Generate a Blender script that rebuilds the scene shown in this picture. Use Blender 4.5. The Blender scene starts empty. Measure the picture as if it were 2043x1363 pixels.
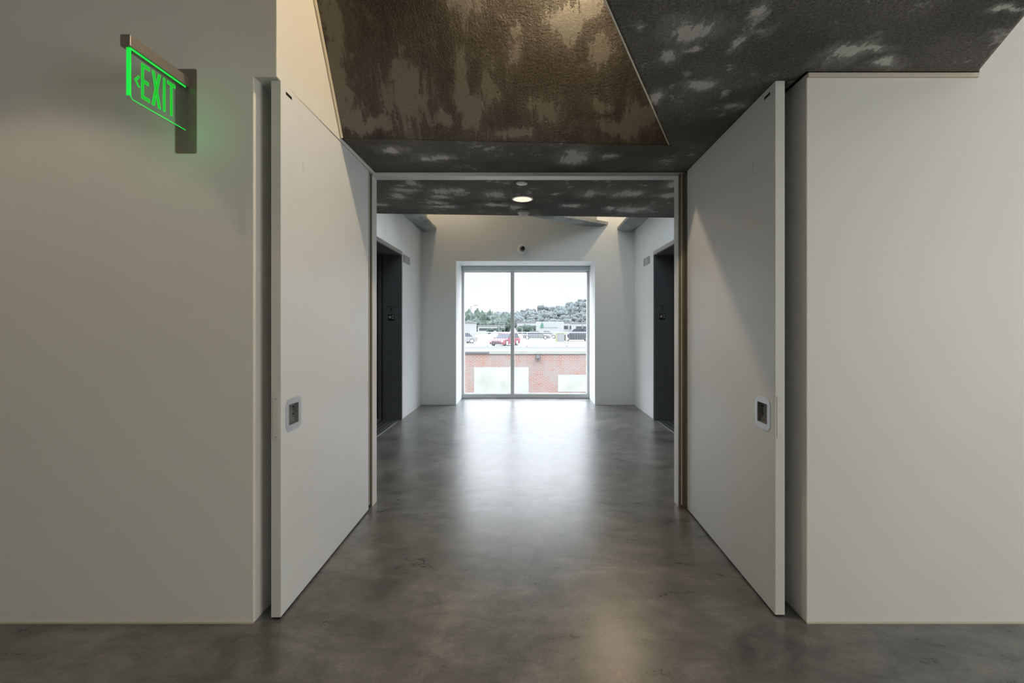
import bpy, bmesh, math, random
from mathutils import Vector, Matrix, Euler, noise as mnoise
random.seed(7)
PI = math.pi
scene = bpy.context.scene
C = scene.collection
EYE = 1.37
F = 890.0
VX, VY = 1050.0, 650.0

def P(px, py, d):            # pixel + distance along the view axis -> world point
    return Vector(((px - VX) * d / F, d, EYE + (VY - py) * d / F))

# ------------------------------------------------------------------ mesh builder
class MB:
    def __init__(self): self.v = []; self.f = []
    def box(self, x0, x1, y0, y1, z0, z1, rot=0.0, piv=None):
        if x0 > x1: x0, x1 = x1, x0
        if y0 > y1: y0, y1 = y1, y0
        if z0 > z1: z0, z1 = z1, z0
        n = len(self.v)
        pts = [(x0,y0,z0),(x1,y0,z0),(x1,y1,z0),(x0,y1,z0),(x0,y0,z1),(x1,y0,z1),(x1,y1,z1),(x0,y1,z1)]
        self.v += pts
        self.f += [tuple(n+i for i in q) for q in ((0,3,2,1),(4,5,6,7),(0,1,5,4),(1,2,6,5),(2,3,7,6),(3,0,4,7))]
        return self
    def prism(self, poly, axis, a, b):    # poly: 2-D list; extruded along axis from a to b
        area = sum(poly[i][0]*poly[(i+1)%len(poly)][1]-poly[(i+1)%len(poly)][0]*poly[i][1] for i in range(len(poly)))
        if area < 0: poly = poly[::-1]
        if a > b: a, b = b, a
        n = len(self.v); k = len(poly)
        for t in (a, b):
            for p in poly:
                if axis == 'z': self.v.append((p[0], p[1], t))
                elif axis == 'x': self.v.append((t, p[0], p[1]))
                else: self.v.append((p[0], t, p[1]))
        flip = axis == 'y'
        lo = [n+i for i in range(k)]; hi = [n+k+i for i in range(k)]
        self.f.append(tuple(lo if flip else lo[::-1])); self.f.append(tuple(hi[::-1] if flip else hi))
        for i in range(k):
            j = (i+1) % k
            q = (lo[i], lo[j], hi[j], hi[i])
            self.f.append(q[::-1] if flip else q)
        return self
    def tube(self, p0, p1, r0, r1=None, seg=16, caps=True):
        r1 = r0 if r1 is None else r1
        p0 = Vector(p0); p1 = Vector(p1); d = (p1-p0).normalized()
        u = d.orthogonal().normalized(); w = d.cross(u)
        n = len(self.v)
        for p, r in ((p0, r0), (p1, r1)):
            for i in range(seg):
                a = 2*PI*i/seg
                self.v.append(tuple(p + u*(r*math.cos(a)) + w*(r*math.sin(a))))
        for i in range(seg):
            j = (i+1) % seg
            self.f.append((n+i, n+j, n+seg+j, n+seg+i))
        if caps:
            self.f.append(tuple(n+i for i in range(seg))[::-1]); self.f.append(tuple(n+seg+i for i in range(seg)))
        return self
    def lathe(self, prof, center, axis=(0,0,1), seg=24):   # prof: list of (r, h)
        c = Vector(center); d = Vector(axis).normalized(); u = d.orthogonal().normalized(); w = d.cross(u)
        n = len(self.v)
        for r, h in prof:
            for i in range(seg):
                a = 2*PI*i/seg
                self.v.append(tuple(c + d*h + u*(r*math.cos(a)) + w*(r*math.sin(a))))
        for k in range(len(prof)-1):
            for i in range(seg):
                j = (i+1) % seg
                self.f.append((n+k*seg+i, n+k*seg+j, n+(k+1)*seg+j, n+(k+1)*seg+i))
        self.f.append(tuple(n+i for i in range(seg))[::-1])
        m = n+(len(prof)-1)*seg
        self.f.append(tuple(m+i for i in range(seg)))
        return self
    def build(self, name, mat, parent=None, bevel=0, smooth=False, seg=2):
        me = bpy.data.meshes.new(name)
        me.from_pydata([tuple(p) for p in self.v], [], self.f); me.update()
        bm = bmesh.new(); bm.from_mesh(me); bmesh.ops.recalc_face_normals(bm, faces=bm.faces); bm.to_mesh(me); bm.free()
        if smooth:
            for p in me.polygons: p.use_smooth = True
            try: me.set_sharp_from_angle(angle=math.radians(40))
            except Exception: pass
        me.materials.append(mat)
        o = bpy.data.objects.new(name, me); C.objects.link(o)
        if parent is not None: o.parent = parent
        if bevel:
            m = o.modifiers.new('Bevel', 'BEVEL'); m.width = bevel; m.segments = seg; m.limit_method = 'ANGLE'; m.angle_limit = math.radians(30)
        return o

def rrect(w, h, r, n=6, cx=0, cy=0):
    out = []
    for (sx, sy, a0) in ((1,1,0),(-1,1,90),(-1,-1,180),(1,-1,270)):
        for i in range(n+1):
            a = math.radians(a0 + 90*i/n)
            out.append((cx+sx*(w/2-r)+r*math.cos(a), cy+sy*(h/2-r)+r*math.sin(a)))
    return out

def tag(o, label, cat, group=None, kind=None):
    o['label'] = label; o['category'] = cat
    if group: o['group'] = group
    if kind: o['kind'] = kind
    return o
def struct(o, label, cat): return tag(o, label, cat, kind='structure')
def empty(name, loc, label, cat, group=None, kind=None, rz=0):
    o = bpy.data.objects.new(name, None); C.objects.link(o); o.location = loc; o.rotation_euler = (0,0,rz)
    o.empty_display_size = 0.1
    return tag(o, label, cat, group, kind)
def keep(child, parent):     # parts are modelled in world space; cancel the parent's offset
    bpy.context.view_layer.update()
    child.parent = parent
    child.matrix_parent_inverse = parent.matrix_world.inverted()
    return child
def copy_tree(o, parent=None):
    c = o.copy(); C.objects.link(c); c.parent = parent
    for ch in list(o.children): copy_tree(ch, c)
    return c

# ------------------------------------------------------------------ materials
def mat(name, col, rough=0.5, metal=0.0, spec=0.5, bump=0, bscale=60, emis=None, estr=0, coat=0, var=0, vscale=3):
    m = bpy.data.materials.new(name); m.use_nodes = True
    nt = m.node_tree; b = nt.nodes['Principled BSDF']
    b.inputs['Base Color'].default_value = (*col, 1); b.inputs['Roughness'].default_value = rough
    b.inputs['Metallic'].default_value = metal; b.inputs['Specular IOR Level'].default_value = spec
    if coat: b.inputs['Coat Weight'].default_value = coat; b.inputs['Coat Roughness'].default_value = 0.1
    if emis: b.inputs['Emission Color'].default_value = (*emis, 1); b.inputs['Emission Strength'].default_value = estr
    tc = nt.nodes.new('ShaderNodeTexCoord')
    if var:
        n = nt.nodes.new('ShaderNodeTexNoise'); n.inputs['Scale'].default_value = vscale; n.inputs['Detail'].default_value = 5
        nt.links.new(tc.outputs['Object'], n.inputs['Vector'])
        r = nt.nodes.new('ShaderNodeValToRGB')
        r.color_ramp.elements[0].position = .3; r.color_ramp.elements[1].position = .7
        r.color_ramp.elements[0].color = (*[c*(1-var) for c in col], 1); r.color_ramp.elements[1].color = (*[min(1, c*(1+var)) for c in col], 1)
        nt.links.new(n.outputs['Fac'], r.inputs['Fac']); nt.links.new(r.outputs['Color'], b.inputs['Base Color'])
    if bump:
        n = nt.nodes.new('ShaderNodeTexNoise'); n.inputs['Scale'].default_value = bscale; n.inputs['Detail'].default_value = 4
        nt.links.new(tc.outputs['Object'], n.inputs['Vector'])
        bp = nt.nodes.new('ShaderNodeBump'); bp.inputs['Strength'].default_value = bump; bp.inputs['Distance'].default_value = 0.01
        nt.links.new(n.outputs['Fac'], bp.inputs['Height']); nt.links.new(bp.outputs['Normal'], b.inputs['Normal'])
    return m

class NT:     # small node helper
    def __init__(self, m): self.t = m.node_tree; self.n = m.node_tree.nodes; self.l = m.node_tree.links
    def math(self, op, a, b=None, clamp=False):
        n = self.n.new('ShaderNodeMath'); n.operation = op; n.use_clamp = clamp
        for i, x in enumerate((a, b)):
            if x is None: continue
            if isinstance(x, (int, float)): n.inputs[i].default_value = x
            else: self.l.new(x, n.inputs[i])
        return n.outputs[0]
    def vmath(self, op, a, b=None):
        n = self.n.new('ShaderNodeVectorMath'); n.operation = op
        for i, x in enumerate((a, b)):
            if x is None: continue
            if isinstance(x, (tuple, Vector)): n.inputs[i].default_value = tuple(x)
            else: self.l.new(x, n.inputs[i])
        return n.outputs['Value'] if op == 'LENGTH' else n.outputs['Vector']
    def noise(self, vec, scale, detail=4, rough=.5, dist=0):
        n = self.n.new('ShaderNodeTexNoise'); n.inputs['Scale'].default_value = scale; n.inputs['Detail'].default_value = detail
        n.inputs['Roughness'].default_value = rough; n.inputs['Distortion'].default_value = dist
        self.l.new(vec, n.inputs['Vector']); return n
    def ramp(self, fac, stops):
        r = self.n.new('ShaderNodeValToRGB'); e = r.color_ramp.elements
        while len(e) < len(stops): e.new(.5)
        for i, (p, c) in enumerate(stops):
            e[i].position = p; e[i].color = (*c, 1) if isinstance(c, tuple) else (c, c, c, 1)
        self.l.new(fac, r.inputs['Fac']); return r.outputs['Color']
    def smooth(self, x, a, b, lo=0, hi=1):
        n = self.n.new('ShaderNodeMapRange'); n.interpolation_type = 'SMOOTHSTEP'
        n.inputs['From Min'].default_value = a; n.inputs['From Max'].default_value = b
        n.inputs['To Min'].default_value = lo; n.inputs['To Max'].default_value = hi
        self.l.new(x, n.inputs['Value']); return n.outputs['Result']
    def mix(self, f, a, b, typ='MIX'):
        n = self.n.new('ShaderNodeMix'); n.data_type = 'RGBA'; n.blend_type = typ
        for i, x in ((0, f), (6, a), (7, b)):
            if isinstance(x, (int, float)): n.inputs[i].default_value = x
            elif isinstance(x, tuple): n.inputs[i].default_value = (*x, 1)
            else: self.l.new(x, n.inputs[i])
        return n.outputs[2]
    def blobs(self, vec, blobs):      # blobs: (center, (rx,ry,rz)) -> min normalised distance
        cur = None
        for c, r in blobs:
            v = self.vmath('SUBTRACT', vec, c); v = self.vmath('MULTIPLY', v, tuple(1/q for q in r))
            d = self.vmath('LENGTH', v)
            cur = d if cur is None else self.math('MINIMUM', cur, d)
        return cur

def fireproof(name, dark, light, blobs, warp=.6, speck=1.0, rnd=.5, flat=(1,1,1), bstr=.9, streak=(0,0,0)):
    m = bpy.data.materials.new(name); m.use_nodes = True; k = NT(m); b = k.n['Principled BSDF']
    tc = k.n.new('ShaderNodeTexCoord'); pos = tc.outputs['Object']
    mid = k.noise(pos, 7, 7, .65, .3); fine = k.noise(pos, 85, 3, .7); vfine = k.noise(pos, 260, 2, .6); big = k.noise(pos, 1.7, 4, .6)
    ww = k.noise(pos, 5, 6, .7)
    off = k.vmath('SUBTRACT', ww.outputs['Color'], (.5,.5,.5)); off = k.vmath('MULTIPLY', off, (.22,.22,.22))
    pw = k.vmath('ADD', pos, off)
    if blobs:
        d = k.blobs(pw, blobs)
        t = k.math('MULTIPLY', k.math('SUBTRACT', mid.outputs['Fac'], .5), 2.2*warp)
        t = k.math('ADD', d, t)
        mp = k.n.new('ShaderNodeMapping'); mp.inputs['Rotation'].default_value = streak; mp.inputs['Scale'].default_value = (14, 2.6, 2.6)
        k.l.new(pos, mp.inputs['Vector']); sn = k.noise(mp.outputs[0], 1.6, 8, .72, .4)
        t = k.math('ADD', t, k.math('MULTIPLY', k.math('SUBTRACT', sn.outputs['Fac'], .5), 3.2))
        t = k.math('ADD', t, k.math('MULTIPLY', k.math('SUBTRACT', fine.outputs['Fac'], .5), 1.5))
        mask = k.smooth(t, .75, 1.2, 1, 0)
        halo = k.smooth(t, .7, 2.4, .34, 0)
        mask = k.math('MAXIMUM', mask, halo)
    else: mask = None
    rp = k.smooth(mid.outputs['Fac'], .56, .66, 0, rnd)
    rp = k.math('MULTIPLY', rp, k.smooth(big.outputs['Fac'], .45, .6))
    mask = rp if mask is None else k.math('MAXIMUM', mask, rp)
    base = k.mix(k.smooth(big.outputs['Fac'], .35, .65), tuple(c*.8 for c in dark), tuple(c*1.3 for c in dark))
    col = k.mix(mask, base, light)
    g = k.ramp(fine.outputs['Fac'], [(.3, .45), (.5, 1.0), (.72, 1.65)])
    g2 = k.ramp(vfine.outputs['Fac'], [(.35, .65), (.65, 1.35)])
    gg = k.mix(1.0, g, g2, 'MULTIPLY')
    gstr = k.math('SUBTRACT', .8*speck, k.math('MULTIPLY', mask, .55))
    col = k.mix(gstr, col, k.mix(1.0, col, gg, 'MULTIPLY'))
    k.l.new(col, b.inputs['Base Color']); b.inputs['Roughness'].default_value = .93; b.inputs['Specular IOR Level'].default_value = .25
    h = k.math('ADD', fine.outputs['Fac'], k.math('MULTIPLY', vfine.outputs['Fac'], .35))
    h = k.math('MULTIPLY', h, k.math('SUBTRACT', 1.0, k.math('MULTIPLY', mask, .75)))
    bp = k.n.new('ShaderNodeBump'); bp.inputs['Strength'].default_value = bstr; bp.inputs['Distance'].default_value = .012
    k.l.new(h, bp.inputs['Height']); k.l.new(bp.outputs['Normal'], b.inputs['Normal'])
    return m

M = {}
M['wall'] = mat('wall_paint', (.74,.73,.69), .55, spec=.35, bump=.04, bscale=300, var=.02, vscale=1.2)
M['wall_hall'] = mat('hall_paint', (.77,.79,.79), .5, spec=.4, bump=.03, bscale=300, var=.015, vscale=1.2)
M['door'] = mat('door_enamel', (.745,.775,.80), .34, spec=.5, bump=.03, bscale=90, var=.02, vscale=1.5)
M['edge'] = mat('door_edge', (.66,.66,.62), .5)
M['alu'] = mat('aluminium', (.66,.68,.68), .42, metal=.3)
M['alu_paint'] = mat('frame_paint', (.72,.73,.74), .35, spec=.5)
M['bronze'] = mat('weather_seal', (.22,.19,.13), .45, metal=.5)
M['steel'] = mat('brushed_steel', (.42,.43,.45), .3, metal=.9, bump=.05, bscale=220)
M['dark_steel'] = mat('dark_steel', (.13,.135,.14), .36, metal=.25, spec=.5, bump=.1, bscale=260, var=.3, vscale=120)
M['black'] = mat('black', (.006,.006,.007), .5)
M['sign_black'] = mat('sign_black', (.008,.008,.009), .4)
M['sign_white'] = mat('sign_white', (.6,.6,.6), .5)
M['nickel'] = mat('satin_nickel', (.62,.63,.66), .35, metal=.75)
M['recess'] = mat('recess_steel', (.22,.225,.23), .5, metal=.2, var=.2, vscale=160)
M['bead'] = mat('plaster_bead', (.6,.56,.46), .6)
M['sign_metal'] = mat('sign_metal', (.3,.27,.24), .42, metal=.75, var=.08, vscale=60)
M['green'] = mat('green_glow', (.0,.25,.02), .4, emis=(.001,.31,.010), estr=1.0)
M['green_edge'] = mat('green_edge_glow', (.0,.3,.05), .3, emis=(.01,.72,.05), estr=1.0)
M['white_plastic'] = mat('white_plastic', (.8,.8,.8), .4)
M['grey_plastic'] = mat('grey_plastic', (.45,.45,.45), .4)
M['lens'] = mat('dark_lens', (.01,.01,.012), .08, spec=.8)
M['lampface'] = mat('lamp_diffuser', (.9,.85,.75), .4, emis=(1.0,.80,.58), estr=1.0)
M['shade'] = mat('roller_shade', (.58,.62,.63), .6)
M['indicator'] = mat('indicator_plate', (.36,.37,.36), .35, metal=.6)

# acrylic panel of the exit sign (see-through with a green tint)
def thin_glass(name, tint, gloss=1.0, rough=.02, trans_w=1.0, diff=(0,0,0), dfac=0):
    m = bpy.data.materials.new(name); m.use_nodes = True; k = NT(m); k.n.remove(k.n['Principled BSDF'])
    out = k.n['Material Output']
    tr = k.n.new('ShaderNodeBsdfTransparent'); tr.inputs['Color'].default_value = (*tint, 1)
    gl = k.n.new('ShaderNodeBsdfGlossy'); gl.inputs['Roughness'].default_value = rough
    fr = k.n.new('ShaderNodeFresnel'); fr.inputs['IOR'].default_value = 1.45
    mx = k.n.new('ShaderNodeMixShader')
    ge_ = k.n.new('ShaderNodeNewGeometry')     # reflect on the outer surface only
    k.l.new(k.math('MULTIPLY', k.math('MULTIPLY', fr.outputs[0], gloss), k.math('SUBTRACT', 1.0, ge_.outputs['Backfacing'])), mx.inputs[0]); k.l.new(tr.outputs[0], mx.inputs[1]); k.l.new(gl.outputs[0], mx.inputs[2])
    last = mx
    if dfac:
        df = k.n.new('ShaderNodeBsdfDiffuse'); df.inputs['Color'].default_value = (*diff, 1)
        m2 = k.n.new('ShaderNodeMixShader'); m2.inputs[0].default_value = dfac
        k.l.new(mx.outputs[0], m2.inputs[1]); k.l.new(df.outputs[0], m2.inputs[2]); last = m2
    k.l.new(last.outputs[0], out.inputs['Surface'])
    return m
M['glass'] = thin_glass('window_glass', (.97,.98,.98))
M['acrylic'] = thin_glass('acrylic', (.93,.97,.94), 1.0, .08, diff=(.2,.4,.3), dfac=.03)

# ------------------------------------------------------------------ geometry constants
ZL = 2.053          # distance of the front walls
ZF0, ZF1 = 3.378, 3.47
XL, XR = -1.2547, 1.289      # pocket side walls
HS = 2.53           # underside of the concrete beam
HXL, HXR = -1.82, 1.865      # lift lobby side walls
ZB = 7.72
CEIL = 3.6
HCEIL = 4.5

# ---- floor
def floor_mat():
    m = bpy.data.materials.new('polished_concrete'); m.use_nodes = True; k = NT(m); b = k.n['Principled BSDF']
    tc = k.n.new('ShaderNodeTexCoord'); pos = tc.outputs['Object']
    big = k.noise(pos, .9, 6, .6, .4); mid = k.noise(pos, 4.5, 8, .68, .5); fine = k.noise(pos, 70, 4, .75)
    st = k.n.new('ShaderNodeMapping'); st.inputs['Scale'].default_value = (1, 2.2, 1); st.inputs['Rotation'].default_value = (0,0,.5); k.l.new(pos, st.inputs['Vector'])
    sw = k.noise(st.outputs[0], 2.6, 9, .72, 1.2)
    a = k.ramp(big.outputs['Fac'], [(.32, (.095,.095,.094)), (.5, (.135,.134,.131)), (.68, (.175,.173,.168))])
    c = k.ramp(mid.outputs['Fac'], [(.32, .66), (.5, 1.0), (.68, 1.3)])
    d = k.ramp(sw.outputs['Fac'], [(.34, .62), (.5, 1.0), (.66, 1.35)])
    e = k.ramp(fine.outputs['Fac'], [(.3, .80), (.7, 1.2)])
    col = k.mix(1.0, a, c, 'MULTIPLY'); col = k.mix(1.0, col, d, 'MULTIPLY'); col = k.mix(1.0, col, e, 'MULTIPLY')
    def fl(px, py, rx, ry):
        dd = F*EYE/(py-VY); s = dd/F
        yy = ((F*EYE/(py-ry-VY)) - (F*EYE/(py+ry-VY)))/2
        return (Vector(((px-VX)*s, dd, 0)), (rx*s, max(.01, yy), 1))
    ww = k.vmath('MULTIPLY', k.vmath('SUBTRACT', k.noise(pos, 9, 5, .7).outputs['Color'], (.5,.5,.5)), (.16,.16,0))
    pw = k.vmath('ADD', pos, ww)
    blobs = [fl(997,903,26,2.5), fl(985,1000,40,4), fl(775,905,34,10), fl(768,960,26,14), fl(1180,910,18,5), fl(930,968,16,3),
             fl(560,1310,45,26), fl(620,1230,40,12), fl(1068,1120,8,10), fl(1330,880,16,5), fl(730,1180,60,22)]
    dist = k.math('ADD', k.blobs(pw, blobs), k.math('MULTIPLY', k.math('SUBTRACT', mid.outputs['Fac'], .5), 1.2))
    stain = k.smooth(dist, .4, 1.5, .42, 0)
    col = k.mix(stain, col, (.05,.05,.053))
    # hairline crack
    sep = k.n.new('ShaderNodeSeparateXYZ'); k.l.new(pos, sep.inputs[0])
    cn = k.noise(pos, 3.5, 5, .7)
    y0 = F*EYE/488
    amp = k.smooth(sep.outputs['X'], .1, .5, .02, .16)
    cy = k.math('ADD', y0 , k.math('MULTIPLY', k.math('SUBTRACT', cn.outputs['Fac'], .5), amp))
    ad = k.math('ABSOLUTE', k.math('SUBTRACT', sep.outputs['Y'], cy))
    cr = k.smooth(ad, .0015, .006, .6, 0)
    xr = k.math('MULTIPLY', k.smooth(sep.outputs['X'], -.34, -.25), k.smooth(sep.outputs['X'], .35, .7, 1, 0))
    col = k.mix(k.math('MULTIPLY', cr, xr), col, (.04,.04,.04))
    # pale flecks
    vf = k.n.new('ShaderNodeTexVoronoi'); vf.inputs['Scale'].default_value = 3.5; k.l.new(pos, vf.inputs['Vector'])
    sp = k.smooth(vf.outputs['Distance'], .012, .022, .6, 0)
    col = k.mix(sp, col, (.4,.4,.38))
    k.l.new(col, b.inputs['Base Color'])
    r = k.math('ADD', .19, k.math('MULTIPLY', sw.outputs['Fac'], .16)); r = k.math('ADD', r, k.math('MULTIPLY', fine.outputs['Fac'], .06))
    k.l.new(r, b.inputs['Roughness']); b.inputs['IOR'].default_value = 1.6; b.inputs['Specular IOR Level'].default_value = .6
    bp = k.n.new('ShaderNodeBump'); bp.inputs['Strength'].default_value = .12; bp.inputs['Distance'].default_value = .004
    k.l.new(k.math('ADD', sw.outputs['Fac'], k.math('MULTIPLY', fine.outputs['Fac'], .25)), bp.inputs['Height']); k.l.new(bp.outputs['Normal'], b.inputs['Normal'])
    return m
M['floor'] = floor_mat()
fm = MB().box(-5.2, 5.2, -5.2, ZL+.0, -.15, 0).box(-2.4, 2.4, ZL, ZB+.8, -.15, 0)
struct(fm.build('floor', M['floor']), 'polished grey concrete floor running through to the lift lobby', 'floor')

# ---- ceilings
cm = MB().box(-5.2, 5.2, -5.2, 2.85, CEIL, CEIL+.15)
struct(cm.build('ceiling', M['wall']), 'high plaster ceiling of the front room above the beam', 'ceiling')

# steep face of the concrete
SL = -0.584
def facet_pt(px, py):        # pixel -> point on the steep plane
    A = Vector((-1.15, 2.755, HS)); Bp = Vector((.918, 2.868, HS)); Cc = A + Vector((0, SL*1.0, 1.0))
    nrm = (Bp-A).cross(Cc-A); dr = Vector(((px-VX)/F, 1, (VY-py)/F)); o = Vector((0,0,EYE))
    t = (A-o).dot(nrm)/dr.dot(nrm); return o + dr*t, t
fb = []
for (x, y, rx, ry) in [(810,195,52,44),(795,165,22,26),(924,196,20,42),(978,176,20,24),(877,233,24,12),(668,60,26,60),(676,150,26,60),(700,235,34,22),(1021,110,13,20),
                       (1131,39,48,20),(1140,60,12,16),(1201,102,28,18),(1233,252,52,13),(1276,228,26,22),(1017,268,42,8),(927,10,30,18),(1020,53,9,7),
                       (1088,223,30,16),(1198,207,22,12),(740,250,50,9),(950,215,16,24),(1180,5,30,14)]:
    p, t = facet_pt(x, y); s = t/F
    fb.append((p, (rx*s, 5, ry*s*1.35)))
M['fire_facet'] = fireproof('sprayed_concrete_warm', (.044,.038,.031), (.150,.143,.126), fb, warp=.55, rnd=.45, streak=(0,.25,0))
ext = 1.75
def facet_y(x): return 2.755 + (x+1.15)*(2.868-2.755)/(.918+1.15)
xs = (-1.148, 1.0)
v = []
top = CEIL-.008
for x in xs:
    yb = facet_y(x)
    v += [(x, yb+.003, HS+.003), (x, yb+SL*(top-HS), top), (x, yb+.35, top), (x, yb+.35, HS+.02)]
mb = MB(); mb.v = v; mb.f = [(0,1,5,4),(1,2,6,5),(2,3,7,6),(3,0,4,7),(0,3,2,1),(4,5,6,7)]
struct(mb.build('ceiling_slope', M['fire_facet']), 'steep dark brown sprayed concrete face with pale patches over the left door', 'ceiling')

# flat underside of the beam
def slab_pt(px, py, rx, ry):
    d = F*(HS-EYE)/(VY-py); s = d/F
    yy = (F*(HS-EYE)/(VY-py-ry) - F*(HS-EYE)/(VY-py+ry))/2
    return (Vector(((px-VX)*s, d, HS)), (rx*s, max(yy, .02), 5))
sb = [slab_pt(*q) for q in [(1378,62,40,20),(1340,111,18,13),(1481,80,8,15),(1388,97,11,6),(1690,104,34,15),(1740,101,24,8),(1763,127,28,7),(1386,173,25,7),
      (2015,17,34,8),(1274,52,8,8),(1464,210,18,6),(1147,313,27,11),(869,317,32,5),(1221,312,16,4),(1509,22,12,10),(1300,195,12,10),(780,300,20,6),
      (825,366,12,5),(811,379,18,4),(796,392,12,5),(889,382,22,6),(882,394,18,3),(872,405,13,2.5),(911,382,10,6),(990,389,17,6),(990,409,26,2.5),(880,412,25,2.5),
      (1030,414,14,4),(759,408,9,2.5),(1177,387,16,6),(1113,388,8,2),(1254,387,28,6),(1340,369,12,7),(1330,391,22,4),(1215,416,10,3),(1258,418,30,5),(1141,411,20,3)]]
M['fire_slab'] = fireproof('sprayed_concrete_grey', (.145,.138,.124), (.60,.60,.57), sb, warp=.55, rnd=.8, streak=(0,0,1.1))
poly = [(.126,1.3),(1.676,1.3),(2.082,ZL),(XR,ZL),(XR,ZF1),(HXR,ZF1),(HXR,4.83),(HXL,4.62),(HXL,ZF1),(-1.148,ZF1),(-1.148,2.757),(.918,2.868)]
sl = MB().prism(poly, 'z', HS, CEIL-.005)
so = sl.build('ceiling_beam', M['fire_slab'], bevel=.02)
struct(so, 'flat grey sprayed concrete underside crossing above the double doors', 'ceiling')
# plaster beads on the junctions
def strip(name, p0, p1, r, m, label):
    return struct(MB().tube(p0, p1, r, seg=8).build(name, m), label, 'trim')
strip('trim_1', (.14,1.31,HS+.002), (.915,2.862,HS+.002), .004, M['bead'], 'thin pale bead along the diagonal edge of the grey beam')
strip('trim_2', (-1.140,2.755,HS), (-1.140,2.755+SL*(CEIL-HS),CEIL), .009, M['bead'], 'thin beige bead where left side wall meets the sloped concrete')
struct(MB().box(XR+.002, 2.075, ZL-.012, ZL, HS-.02, HS).build('trim_3', M['bead'], bevel=.002), 'thin beige bead along the top of the right front wall', 'trim')

# ---- front walls
T = 1.4
wl = MB()
wl.prism([(-5.2,0),(XL,0),(XL,2.515),(-1.148,2.515),(-1.148,CEIL),(-5.2,CEIL)], 'y', ZL, ZF1)   # pocket below, flush wall above the leaf
wo = wl.build('wall_left', M['wall'], bevel=.004)
struct(wo, 'plain beige-grey plaster wall left of the open double doors', 'wall')
wr = MB(); wr.prism([(XR,0),(5.2,0),(5.2,CEIL),(2.084,CEIL),(2.084,HS),(XR,HS)], 'y', ZL, ZF1)
struct(wr.build('wall_right', M['wall'], bevel=.004), 'plain pale plaster wall right of the open double doors', 'wall')
# front room shell behind the camera
sh = MB().box(-5.2,5.2,-5.35,-5.2,0,CEIL)
struct(sh.build('wall_back', M['wall']), 'plaster wall at the back of the front room', 'wall')
struct(MB().box(-5.35,-5.2,-5.35,ZF1,0,CEIL).build('wall_front_left', M['wall']), 'far left side wall of the front room', 'wall')
struct(MB().box(5.2,5.35,-5.35,ZF1,0,CEIL).build('wall_front_right', M['wall']), 'far right side wall of the front room', 'wall')
# thin base bead (baseboards are just a shadow gap)
struct(MB().box(-5.2, XL, ZL-.004, ZL, 0, .008).build('baseboard_left', M['bead']), 'thin beige sealant line under the left front wall', 'baseboard')
struct(MB().box(XR, 5.2, ZL-.004, ZL, 0, .008).build('baseboard_right', M['bead']), 'thin beige sealant line under the right front wall', 'baseboard')

# ---- door frame
fr = empty('trim_4', (0,ZF0,0), 'pale metal door frame around the wide opening to the lift lobby', 'door frame', kind='structure')
xa, xb = -1.163, 1.149
def fpart(mb, name, m, bevel=0): return keep(mb.build(name, m, bevel=bevel), fr)
f1 = MB().box(xa-.006, xa, ZF0, ZF1, 0, 2.505).box(xb, xb+.006, ZF0, ZF1, 0, 2.505)
# jambs, head
fpart(MB().box(xa-.055, xa, ZF0, ZF1, 0, 2.503), 'jamb', M['alu_paint'], .003)
fpart(MB().box(xb, xb+.055, ZF0, ZF1, 0, 2.503), 'jamb', M['alu_paint'], .003)
fpart(MB().box(xa-.055, xb+.055, ZF0, ZF1, 2.503, HS-.0015), 'head', M['alu_paint'], .002)
fpart(MB().box(xa-.05, xb+.05, ZF0-.012, ZF0, 2.522, HS-.0015), 'head_stop', M['alu'], .002)
for s, x in ((-1, xa), (1, xb)):
    fpart(MB().box(x+s*.004, x+s*.018, ZF0-.014, ZF0+.0, 0, 2.515), 'seal', M['bronze'], .002)
    fpart(MB().box(x+s*.024, x+s*.044, ZF0-.03, ZF0-.0, 0, 2.515), 'hinge_edge', M['bronze'], .002)
    fpart(MB().tube((x+s*.021, ZF0-.018, .02), (x+s*.021, ZF0-.018, 2.51), .0045, seg=10), 'hinge_rod', M['alu'])
for x in (-.075, .06):
    fpart(MB().box(x-.02, x+.02, ZF0-.022, ZF0-.012, 2.512, 2.524), 'strike', M['alu'], .001)
# wall pieces beside the frame (fill the pocket end)
for s, a, b, n in ((-1, XL, xa-.055, 'wall_pocket_left'), (1, xb+.055, XR, 'wall_pocket_right')):
    struct(MB().box(a, b, ZF0+.005, ZF1, 0, HS-.001).build(n, M['wall']), 'narrow wall return behind the %s door leaf' % ('left' if s < 0 else 'right'), 'wall')

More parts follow.
